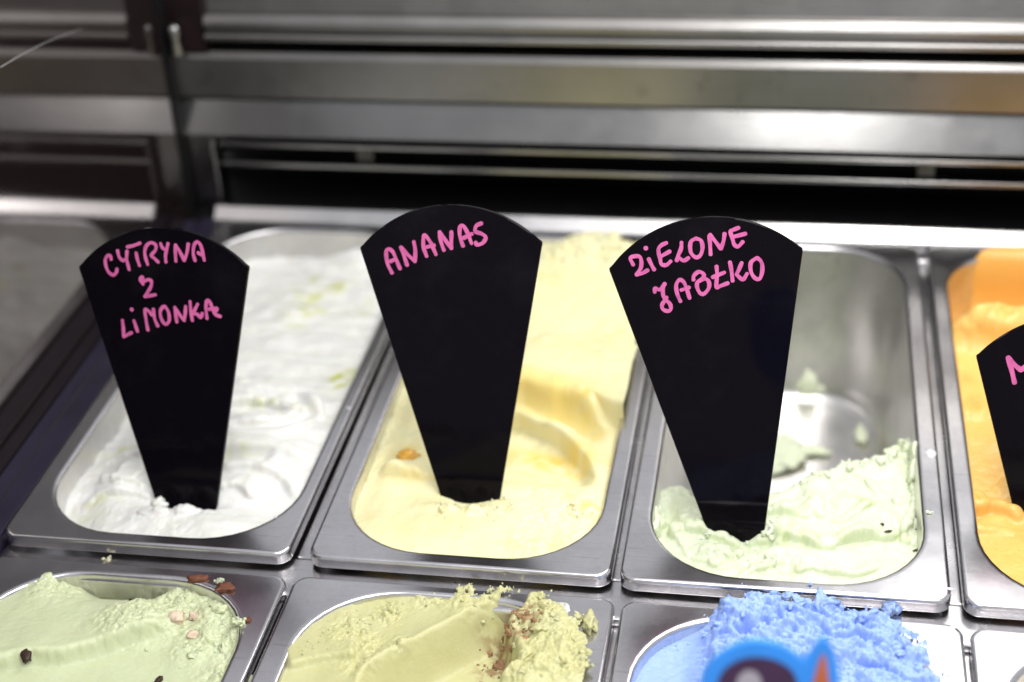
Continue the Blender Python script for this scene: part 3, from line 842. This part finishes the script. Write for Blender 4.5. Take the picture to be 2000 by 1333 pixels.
def h_pist(X, Y):
    P = lambda l, z=-12: pts(l, z)
    Z = -9.5 + 1.6 * fbm(X, Y, 50, 3, 125) + 0.6 * fbm(X, Y, 18, 4, 129)
    # smooth scoop track running up to the back wall
    VL = P([(690, 1400), (700, 1330), (740, 1290), (820, 1250), (910, 1205), (985, 1165), (1010, 1140)], -10)
    d1, t1 = dpoly(X, Y, VL)                        # right of it: valley
    VR = P([(985, 1400), (985, 1330), (1020, 1290), (1012, 1255), (1000, 1225), (1030, 1195), (1050, 1160)], -10)
    d2, t2 = dpoly(X, Y, VR)                        # left of it: valley
    inside = sm((-d1 + 1.0) / 16) * sm((d2 + 1.0) / 9)
    Z = Z - 20 * inside
    Z += 3.0 * np.exp(-(np.abs(d1) / 5)) + 2.0 * np.exp(-(np.abs(d2) / 4))
    Z += 5 * sm(-d2 / 12) * sm((X - 90) / 20)
    Z += fold(X, Y, P([(560, 1310), (600, 1300), (650, 1290), (700, 1285)]), 4.0, 30, 5, 1, .1, .1, .6)
    mk = 0
    for p, r in (((680, 1230), 10), ((760, 1195), 8), ((840, 1165), 8), ((720, 1260), 8), ((780, 1260), 5), ((700, 1300), 8), ((920, 1165), 14), ((1000, 1165), 12), ((1050, 1190), 18), ((1080, 1230), 14), ((1110, 1270), 14), ((1115, 1310), 14), ((1010, 1215), 12), ((960, 1250), 8), ((1060, 1310), 10), ((1010, 1320), 12), ((940, 1320), 10), ((880, 1320), 10), ((1020, 1270), 10)):
        mk = np.maximum(mk, blob(X, Y, onz(*p, -9)[:2], r))
    mk = np.clip(mk * (1 - .8 * inside), .05, 1)
    Z += 3.5 * mk * sm((X - 60) / 40)
    c, dx, dy = crumb(X, Y, mk, 3.2, 133, 5.0)
    T = 0
    for p, rx, ry, k in (((1000, 1215), 13, 5, 1.2), ((1015, 1240), 7, 6, 1.0), ((960, 1255), 9, 5, 1.0), ((1030, 1200), 10, 4, .6), ((980, 1230), 9, 4, .7)):
        T = T + k * blob(X, Y, onz(*p, -9)[:2], rx, ry)
    T = T * sm(.4 + 1.8 * fbm(X, Y, 5, 4, 141))
    return Z + c, np.clip(T, 0, .85), dx, dy
def cut_pist(X, Y, Z, sd):
    return (sd < 0) | ((sd < 4 + 6 * fbm(X, Y, 8, 3, 28)) & (Z > FZ + .4) & (X > 60) & (Y > -75))
ice_s, f_s = make_ice('pistachio_ice_cream', 'pist', np.arange(0, 172, 0.55), ygrid(0), h_pist, M_PIST, 'yellow-green pistachio ice cream with brown nut crumbs and a smooth scoop track', cut=cut_pist, under=0.5)
scatter('crumbs', f_s, along([(920, 1158), (980, 1160), (1050, 1180), (1100, 1220), (1128, 1260), (1128, 1310)], -6), 4, 18, 1.0, 4.2, M_PIST, ice_s, seed=31)
scatter('crumbs', f_s, along([(960, 1180), (1030, 1210), (1080, 1260), (1060, 1310), (950, 1320)], -6), 8, 10, 1.0, 3.8, M_PIST, ice_s, seed=32)
scatter('crumbs', f_s, along([(580, 1290), (660, 1225), (740, 1190), (840, 1165)], -8), 4, 16, 0.5, 1.8, M_PIST, ice_s, seed=33)
scatter('nut_crumbs', f_s, along([(960, 1255), (990, 1225), (1010, 1215), (1030, 1235)], -6), 5, 22, 0.8, 2.6, M_TAN, ice_s, seed=34)

def h_blue(X, Y):
    P = lambda l, z=-6: pts(l, z)
    Z = -14.0 + 1.6 * fbm(X, Y, 50, 3, 145) + 0.6 * fbm(X, Y, 18, 4, 149)
    hp = sm((X - 205) / 26)
    Z += hp * (13 + 5 * blob(X, Y, onz(1500, 1215, 0)[:2], 30, 20) + 3 * blob(X, Y, onz(1640, 1240, 0)[:2], 30, 20) - 6 * sm((X - 300) / 22))
    Z += fold(X, Y, P([(1385, 1330), (1400, 1290), (1395, 1250), (1420, 1225)]), 3, 8, 3, -1, .1, .1, 1)
    mk = np.clip(hp * sm((Y + 85) / 25), .10, 1)
    for k, l in enumerate(([(1420, 1260), (1500, 1240), (1560, 1225)], [(1500, 1262), (1580, 1248), (1650, 1240)], [(1540, 1285), (1630, 1262), (1700, 1265)], [(1640, 1290), (1720, 1280), (1790, 1300)], [(1600, 1320), (1700, 1305), (1760, 1320)])):
        Z += 1.6 * groove(X, Y, P(l), 3.0, 2.5)
        Z += fold(X, Y, P(l), 2.6, 8, 2, 1, .15, .15, 1.5, 5 + k)
    c, dx, dy = crumb(X, Y, mk, 3.0, 153, 7.5)
    ax_, ay_ = X * 0.92 - Y * 0.38, X * 0.38 + Y * 0.92
    wv_ = 3 * fbm(X, Y, 14, 3, 157)
    st = fbm(ax_ * 0.42 + wv_, ay_ * 1.5 + wv_, 9, 4, 158, .55)
    fis = sm((fbm(ax_ * 0.5 + wv_, ay_ * 1.9 + wv_, 8, 3, 159, .55) - 0.16) * 7)
    Z = Z + c + mk * (5.0 * st - 3.2 * fis)
    T = np.clip(.35 * sm((-fbm(X, Y, 12, 4, 161) - .05) * 2.2) * mk, 0, 1)
    return Z, T, dx, dy
def cut_blue(X, Y, Z, sd):
    return (sd < 0) | ((sd < 6 + 9 * fbm(X, Y, 9, 3, 38)) & (Z > FZ + .4) & (X > 215) & (X < 322) & (Y > -75))
ice_b, f_b = make_ice('blue_ice_cream', 'blue', np.arange(172, 342, 0.55), ygrid(4), h_blue, M_BLUE, 'crumbly bright blue ice cream heaped behind the blurred topper', cut=cut_blue, under=0.3)
scatter('crumbs', f_b, along([(1330, 1225), (1420, 1195), (1500, 1190), (1580, 1195), (1640, 1210), (1720, 1240), (1800, 1285), (1830, 1320)], -4), 4.5, 22, 1.2, 5.2, M_BLUE, ice_b, seed=41)
scatter('crumbs', f_b, along([(1420, 1240), (1540, 1250), (1660, 1270), (1760, 1310)], -2), 10, 8, 0.9, 3.6, M_BLUE, ice_b, seed=42)

def h_van(X, Y):
    Z = -20 + 2 * fbm(X, Y, 50, 3, 165)
    return Z, np.zeros_like(X), np.zeros_like(X), np.zeros_like(X)
ice_v, f_v = make_ice('cream_ice_cream', 'van', np.arange(342, 510, 2.5), np.arange(-366, -4, 2.5), h_van, M_VAN, 'cream-coloured ice cream in the pan at the lower right corner')

# ------------------------------------------------------------------ flavour signs
HALF, TAPER, ARC, THK = 49.68, 0.23, 22.15, 3.0
def sign_frame(yaw, tilt, roll):
    x = np.array([1, 0, 0.0]); u = np.array([0, math.sin(tilt), math.cos(tilt)])
    x2 = x * math.cos(roll) + u * math.sin(roll); u2 = -x * math.sin(roll) + u * math.cos(roll)
    c, s = math.cos(yaw), math.sin(yaw)
    rz = np.array([[c, -s, 0], [s, c, 0], [0, 0, 1]])
    x2, u2 = rz @ x2, rz @ u2
    return x2, u2, np.cross(x2, u2)          # right, up, and the way the face looks

def ribbon(P2, wd, lift0):
    """marker stroke in sign coordinates: a flat ribbon with round ends, climbing a hair along its run"""
    P2 = catmull(P2, 7)
    n = len(P2)
    T = np.gradient(P2, axis=0)
    T /= np.linalg.norm(T, axis=1)[:, None] + 1e-9
    N = np.stack([-T[:, 1], T[:, 0]], 1)
    V, F = [], []
    wob = [wd * (1 + 0.10 * math.sin(i * 0.45 + lift0 * 900) + 0.04 * (random.random() - .5)) for i in range(n)]
    for i in range(n):
        for s in (1, -1):
            q = P2[i] + N[i] * s * wob[i]
            V.append((q[0], q[1], lift0 + 0.0006 * i))
        if i:
            F.append((2 * i - 2, 2 * i - 1, 2 * i + 1, 2 * i))
    for end, i, sg in ((0, 0, -1), (1, n - 1, 1)):
        base = len(V)
        a, bq = (2 * i, 2 * i + 1)
        ring = []
        for k in range(1, 6):
            t = k / 6 * math.pi
            q = P2[i] + N[i] * wob[i] * math.cos(t) + T[i] * sg * wob[i] * math.sin(t) * .85
            V.append((q[0], q[1], lift0 + 0.0006 * i)); ring.append(len(V) - 1)
        f = [a] + ring + [bq]
        F.append(tuple(f if sg < 0 else f[::-1]))
    return V, F

def make_sign(pose, label, lines, crop, wd):
    X, Y, Zb, H, yaw, tilt, roll = pose
    x, u, nrm = sign_frame(math.radians(yaw), math.radians(tilt), math.radians(roll))
    B = np.array([X, Y, Zb], float)
    t = empty('flavour_sign', B)
    tag(t, label, 'sign', 'black flavour signs')
    # outline, with rounded shoulders and a foot pushed down into the sorbet
    low = -24.0
    wl = HALF - TAPER * (H - low)
    R = (HALF ** 2 + ARC ** 2) / (2 * ARC)
    cy = H + ARC - R
    a0 = math.atan2(H - cy, HALF)
    out = [(-wl, low), (wl, low)]
    out += [(HALF - TAPER * 2.2, H - 2.2), (HALF - .15, H - .9), (HALF - .15, H + .6)]
    k = 40
    for i in range(1, k):
        a = a0 + (math.pi - 2 * a0) * i / k
        out.append((R * math.cos(a), cy + R * math.sin(a)))
    out += [(-HALF + .15, H + .6), (-HALF + .15, H - .9), (-HALF + TAPER * 2.2, H - 2.2)]
    n = len(out)
    V, F = [], []
    for inset, dep in ((0.35, 0.0), (0.0, -0.35), (0.0, -THK + .35), (0.35, -THK)):
        for (px, py) in out:
            cxx, cyy = 0, H * .6
            L = math.hypot(px - cxx, py - cyy)
            q = (px - (px - cxx) / L * inset, py - (py - cyy) / L * inset)
            V.append(B + x * q[0] + u * q[1] + nrm * dep)
    for r_ in range(3):
        for j in range(n):
            a, b2 = r_ * n + j, r_ * n + (j + 1) % n
            F.append((a, a + n, b2 + n, b2))
    F.append(tuple(range(n))); F.append(tuple(range(3 * n, 4 * n))[::-1])
    o = mesh_obj('panel', V, F, M_SIGN, t)
    sharp(o, 30)
    # lettering, measured on the picture and laid on the sign's own face
    ox, oy, s_ = crop
    def loc(p):
        d = ray(ox + p[0] / s_, oy + p[1] / s_)
        P = CAM + d * ((B - CAM) @ nrm) / (d @ nrm)
        return np.array([(P - B) @ x, (P - B) @ u])
    si = 0
    for strokes in lines:
        LV, LF = [], []
        for st in strokes:
            si += 1
            if len(st) == 1:
                q = loc(st[0]); V2 = [(q[0] + 1.25 * wd * math.cos(i * math.pi / 6), q[1] + 1.25 * wd * math.sin(i * math.pi / 6), 0.06 + 0.02 * si) for i in range(12)]
                F2 = [tuple(range(12))]
            else:
                V2, F2 = ribbon([loc(p) for p in st], wd, 0.06 + 0.02 * (si % 9))
            k0 = len(LV)
            LV += [B + x * a + u * b2 + nrm * c for a, b2, c in V2]
            LF += [tuple(i + k0 for i in f) for f in F2]
        lo = mesh_obj('lettering', LV, LF, M_PINK, t, smooth=False)
    return t

make_sign(POSE['lemon'], 'black sign lettered CYTRYNA Z LIMONKA in pink, in the white sorbet', [
    [[(430, 430), (425, 398), (397, 395), (375, 430), (380, 490), (405, 550), (450, 580), (480, 555), (487, 520)],
     [(492, 345), (510, 410), (545, 440), (572, 425)], [(583, 350), (580, 420), (592, 480), (605, 530)],
     [(585, 310), (650, 295), (710, 272)], [(672, 365), (685, 430), (705, 490)],
     [(785, 480), (765, 420), (755, 360), (770, 300), (815, 268), (860, 290), (858, 340), (820, 390), (850, 420), (885, 455)],
     [(908, 275), (925, 315), (950, 335)], [(980, 275), (965, 340), (955, 400), (960, 455)],
     [(1055, 450), (1050, 370), (1050, 290)], [(1050, 290), (1090, 350), (1135, 440)], [(1135, 440), (1160, 370), (1175, 280)],
     [(1240, 440), (1222, 370), (1232, 290), (1265, 260), (1300, 310), (1330, 440)], [(1270, 365), (1305, 388)]],
    [[(740, 670), (712, 620), (732, 597), (745, 640), (785, 625), (820, 640), (815, 690), (790, 735), (755, 788)], [(755, 790), (800, 780), (860, 770)]],
    [[(540, 1015), (550, 1100), (552, 1175)], [(552, 1175), (600, 1150), (630, 1135)],
     [(650, 1020), (667, 1070), (685, 1125)], [(632, 912)],
     [(785, 1110), (765, 1000), (758, 915), (795, 930), (825, 965)], [(838, 910), (850, 1000), (880, 1072)],
     [(930, 885), (905, 930), (915, 1000), (955, 1055), (990, 1020), (985, 940), (955, 890), (935, 884)],
     [(1065, 1035), (1053, 960), (1045, 890)], [(1045, 890), (1090, 960), (1135, 1020)], [(1135, 1020), (1145, 950), (1150, 880)],
     [(1192, 835), (1200, 920), (1215, 1020)], [(1265, 860), (1240, 910), (1225, 950), (1260, 960), (1295, 990), (1310, 950)],
     [(1355, 1000), (1345, 900), (1352, 830), (1375, 830), (1400, 880), (1430, 955), (1485, 980)], [(1375, 910), (1450, 900), (1440, 930)]]],
    (130, 420, 4.9375), 0.94)
make_sign(POSE['pine'], 'black sign lettered ANANAS in pink, in the yellow sorbet', [
    [[(482, 640), (445, 560), (435, 470), (455, 445), (490, 470), (520, 540), (548, 605)], [(470, 545), (515, 525)],
     [(605, 575), (580, 500), (555, 430)], [(555, 430), (610, 490), (670, 545)], [(670, 545), (672, 460), (660, 385)],
     [(765, 505), (740, 430), (738, 350), (752, 335), (790, 380), (815, 430), (840, 490)], [(765, 428), (825, 415)],
     [(905, 455), (880, 380), (870, 305)], [(870, 305), (915, 370), (965, 440)], [(965, 440), (965, 370), (965, 305)],
     [(1060, 420), (1035, 340), (1035, 270), (1060, 255), (1095, 310), (1130, 400)], [(1065, 355), (1135, 320)],
     [(1210, 235), (1170, 255), (1160, 300), (1210, 320), (1245, 350), (1220, 395), (1175, 410), (1163, 390)]]],
    (650, 380, 4.1667), 1.04)
make_sign(POSE['apple'], 'black sign lettered ZIELONE JABŁKO in pink, in the pale green sorbet', [
    [[(270, 560), (245, 495), (320, 480), (345, 520), (340, 590), (300, 650)], [(300, 650), (350, 640), (405, 610)],
     [(415, 505), (440, 560), (465, 605)], [(388, 405)],
     [(580, 355), (530, 380), (505, 420), (520, 500), (535, 555), (580, 560), (620, 525)], [(530, 480), (610, 435)],
     [(720, 350), (715, 410), (690, 470), (675, 520)], [(690, 490), (740, 520), (785, 495)],
     [(850, 315), (805, 350), (805, 440), (850, 490), (895, 470), (915, 400), (900, 335), (855, 315)],
     [(990, 465), (985, 370), (978, 290)], [(985, 280), (1040, 350), (1085, 410)], [(1085, 410), (1110, 340), (1120, 270)],
     [(1250, 215), (1200, 235), (1175, 250), (1195, 320), (1210, 370), (1245, 390), (1290, 345)], [(1200, 300), (1315, 270)]],
    [[(470, 815), (475, 780), (520, 790), (565, 735)], [(560, 740), (545, 800), (560, 870), (610, 920), (620, 970), (590, 990), (545, 970), (540, 930), (565, 890), (580, 862)],
     [(710, 900), (680, 830), (670, 750), (700, 700), (740, 720), (770, 790), (795, 870)], [(715, 795), (790, 770)],
     [(830, 700), (835, 660), (880, 625), (925, 645), (920, 680), (870, 720), (865, 770), (895, 825), (935, 825), (975, 770), (970, 710), (930, 690), (880, 712)],
     [(1045, 575), (1050, 650), (1045, 765), (1085, 755), (1150, 730)], [(1010, 675), (1120, 630)],
     [(1170, 535), (1185, 620), (1195, 710)], [(1280, 540), (1255, 600), (1230, 650)], [(1230, 650), (1290, 695), (1330, 640)],
     [(1410, 500), (1365, 540), (1365, 620), (1400, 680), (1445, 690), (1470, 620), (1465, 540), (1430, 500), (1412, 499)]]],
    (1180, 400, 4.762), 1.0)
make_sign(POSE['mango'], 'black sign cut off by the right edge of the picture, in the orange sorbet', [
    [[(1981.5, 748), (1976, 724), (1969, 699)], [(1969, 699), (1983, 714), (1994, 723)], [(1994, 723), (2006, 712), (2014, 690)], [(2014, 690), (2020, 720), (2026, 748)]]],
    (0, 0, 1.0), 1.25)

# ------------------------------------------------------------------ cut-out topper standing in the blue pan, close to the lens
tp = empty('cutout_topper', (252, -184, -14))
tag(tp, 'out-of-focus blue-edged plum cut-out topper in front of the blue ice cream', 'topper')
x, u, nrm = sign_frame(math.radians(8), math.radians(14), 0)
TB = np.array([250.5, -192.0, 60.0])
M_TB = plain('topper_blue', (0.035, 0.27, 0.80), 0.4, 0, 0.4, 0.05)
M_TP = plain('topper_plum', (0.050, 0.018, 0.055), 0.4, 0, 0.4, 0.15)
M_TO = plain('topper_orange', (0.50, 0.13, 0.045), 0.4, 0, 0.4, 0.15)
M_TG = plain('topper_grey', (0.36, 0.33, 0.36), 0.4, 0, 0.4, 0.1)
def plate(name, outline, d0, d1, mt, parent=tp):
    o2 = catmull(outline, 5, True)
    n = len(o2)
    V = [TB + x * p[0] + u * p[1] + nrm * d for d in (d0, d1) for p in o2]
    F = [tuple(range(n)), tuple(range(n, 2 * n))[::-1]] + [(j, j + n, (j + 1) % n + n, (j + 1) % n) for j in range(n)]
    return sharp(mesh_obj(name, V, F, mt, parent), 40)
plate('board', [(-26, 30), (-26, 52), (-22, 60), (-14, 66), (-6, 68), (3, 66), (10, 61), (12, 60), (16, 66), (18.5, 68.5), (21, 66), (24, 56), (25, 30), (18, 8), (0, 0), (-18, 8)], 0.0, -3.0, M_TB)
plate('centre', [(-20, 32), (-20, 52), (-14, 60), (-5, 62), (4, 59), (9, 52), (11, 32), (0, 10)], 0.6, 0.1, M_TP)
plate('point', [(14, 44), (16, 56), (18.5, 63), (20, 57), (21, 44), (17, 34)], 0.6, 0.1, M_TO)
plate('spot', [(-13, 50), (-12, 55), (-8.5, 57), (-5, 55), (-4, 50), (-8, 47)], 1.2, 0.7, M_TG)
plate('stick', [(-3, 6), (3, 6), (3, -30), (3, -66), (0, -74), (-3, -66), (-3, -30)], -3.2, -5.6, M_TB)

# ------------------------------------------------------------------ loose crumbs and drips on the steel
def loose(name, p, z, r, sq, mt, label, cat, seed, group=None, rough=.3, sub=3, blocky=1.0):
    c = onz(*p, z); c[2] = z + r * sq[2] * .55
    if 'biscuit' in name:
        V, F = lump(c, r, seed, sq, .42, sub, 0.3, 0.0, 0.5)
    else:
        rg = np.random.default_rng(seed)
        n_ = 9 if r > 2.5 else 4
        bits = [lump(c, r * .62, seed, sq, .5, sub, 0.3)]
        for k_ in range(n_):
            o_ = rg.normal(size=3) * np.array(sq) * r * .45
            bits.append(lump(c + o_, r * (.2 + .28 * rg.random()), seed + k_ + 1, (1, .8, .8), .6, 2, rg.random() * 6, rg.random() * 3))
        V, F = join(bits)
    V[:, 2] = np.maximum(V[:, 2], z + 0.02)
    o = mesh_obj(name, V, F, mt)
    tag(o, label, cat, group)
loose('ice_cream_crumb', (1745, 1200), ROWZ, 6.0, (1.3, .8, .9), M_BLUE, 'large blue crumb on the steel bar right of the blue ice cream', 'crumb', 5)
loose('ice_cream_crumb', (1567, 1157), -3.4, 3.0, (1.3, .6, .5), M_BLUE, 'small blue crumb on the front lip of the green sorbet pan', 'crumb', 6)
loose('ice_cream_crumb', (1583, 1143), 0, 1.7, (1.0, .8, .7), M_BLUE, 'tiny blue crumb on the rim just below the green sorbet', 'crumb', 7)
loose('ice_cream_crumb', (1622, 1168), -4.0, 1.3, (1.0, .8, .6), M_BLUE, 'tiny blue speck on the lip right of the small blue crumb', 'crumb', 8)
loose('biscuit_crumb', (384, 1133), FZ, 2.5, (1.9, .7, .5), M_NUT, 'long brown biscuit crumb on the rim behind the mint ice cream', 'crumb', 9)
loose('biscuit_crumb', (440, 1150), FZ, 2.9, (1.4, 1.0, .5), M_NUT, 'square brown biscuit crumb at the right end of the mint pan rim', 'crumb', 10)
loose('biscuit_crumb', (486, 1212), FZ, 1.4, (.9, 1.2, .6), M_NUT, 'small brown crumb on the rim right of the mint ice cream', 'crumb', 11)
loose('ice_cream_crumb', (430, 1137), FZ + 1.6, 2.6, (1.3, .8, .6), M_MINT, 'pale green crumb lying on the square brown biscuit crumb', 'crumb', 12)
loose('ice_cream_crumb', (465, 1218), FZ, 3.0, (1.2, .9, .7), M_MINT, 'pale green crumb beside the small brown crumb on the mint pan', 'crumb', 13)
loose('sorbet_crumb', (211, 1094), ROWZ, 2.2, (1.1, .9, .4), M_PINE, 'yellow speck on the steel bar above the mint ice cream', 'crumb', 14)
loose('sorbet_crumb', (1818, 1003), 0, 2.2, (1.3, .7, .5), M_APPLE, 'pale crumb on the right rim of the green sorbet pan', 'crumb', 15)
def drip(p, z, r, label, sq=(1.2, .9, .10)):
    c = onz(*p, z)
    V, F = lump((c[0], c[1], z), r, int(p[0]), sq, .12, 3)
    V[:, 2] = np.maximum(V[:, 2], z + 0.02)
    tag(mesh_obj('milky_drip', V, F, M_DROP), label, 'drip', 'dried milky drips on the steel')
drip((1092, 1188), FZ, 5.0, 'large round milky drip on the rim right of the pistachio ice cream')
drip((1818, 886), 0, 3.2, 'milky drip on the right rim of the green sorbet pan', (.9, 1.3, .1))
drip((1157, 1211), FZ, 1.3, 'tiny milky drip right of the large round one')
drip((1774, 1225), ROWZ + .1, 1.5, 'milky speck on the steel bar right of the large blue crumb')
drip((1860, 1226), FZ, 1.3, 'milky speck at the back right corner of the blue pan')
drip((1842, 1290), FZ, 1.6, 'milky speck on the right rim of the blue pan')
drip((1855, 1150), 0, 1.2, 'milky speck near the front right corner of the green sorbet pan')
drip((1920, 1195), -4, 1.2, 'milky speck on the front lip of the orange sorbet pan')
drip((538, 1010), 0, 0.9, 'tiny milky speck on the front right rim of the white sorbet pan')
drip((681, 797), 0, 1.2, 'tiny milky speck on the right rim of the white sorbet pan')
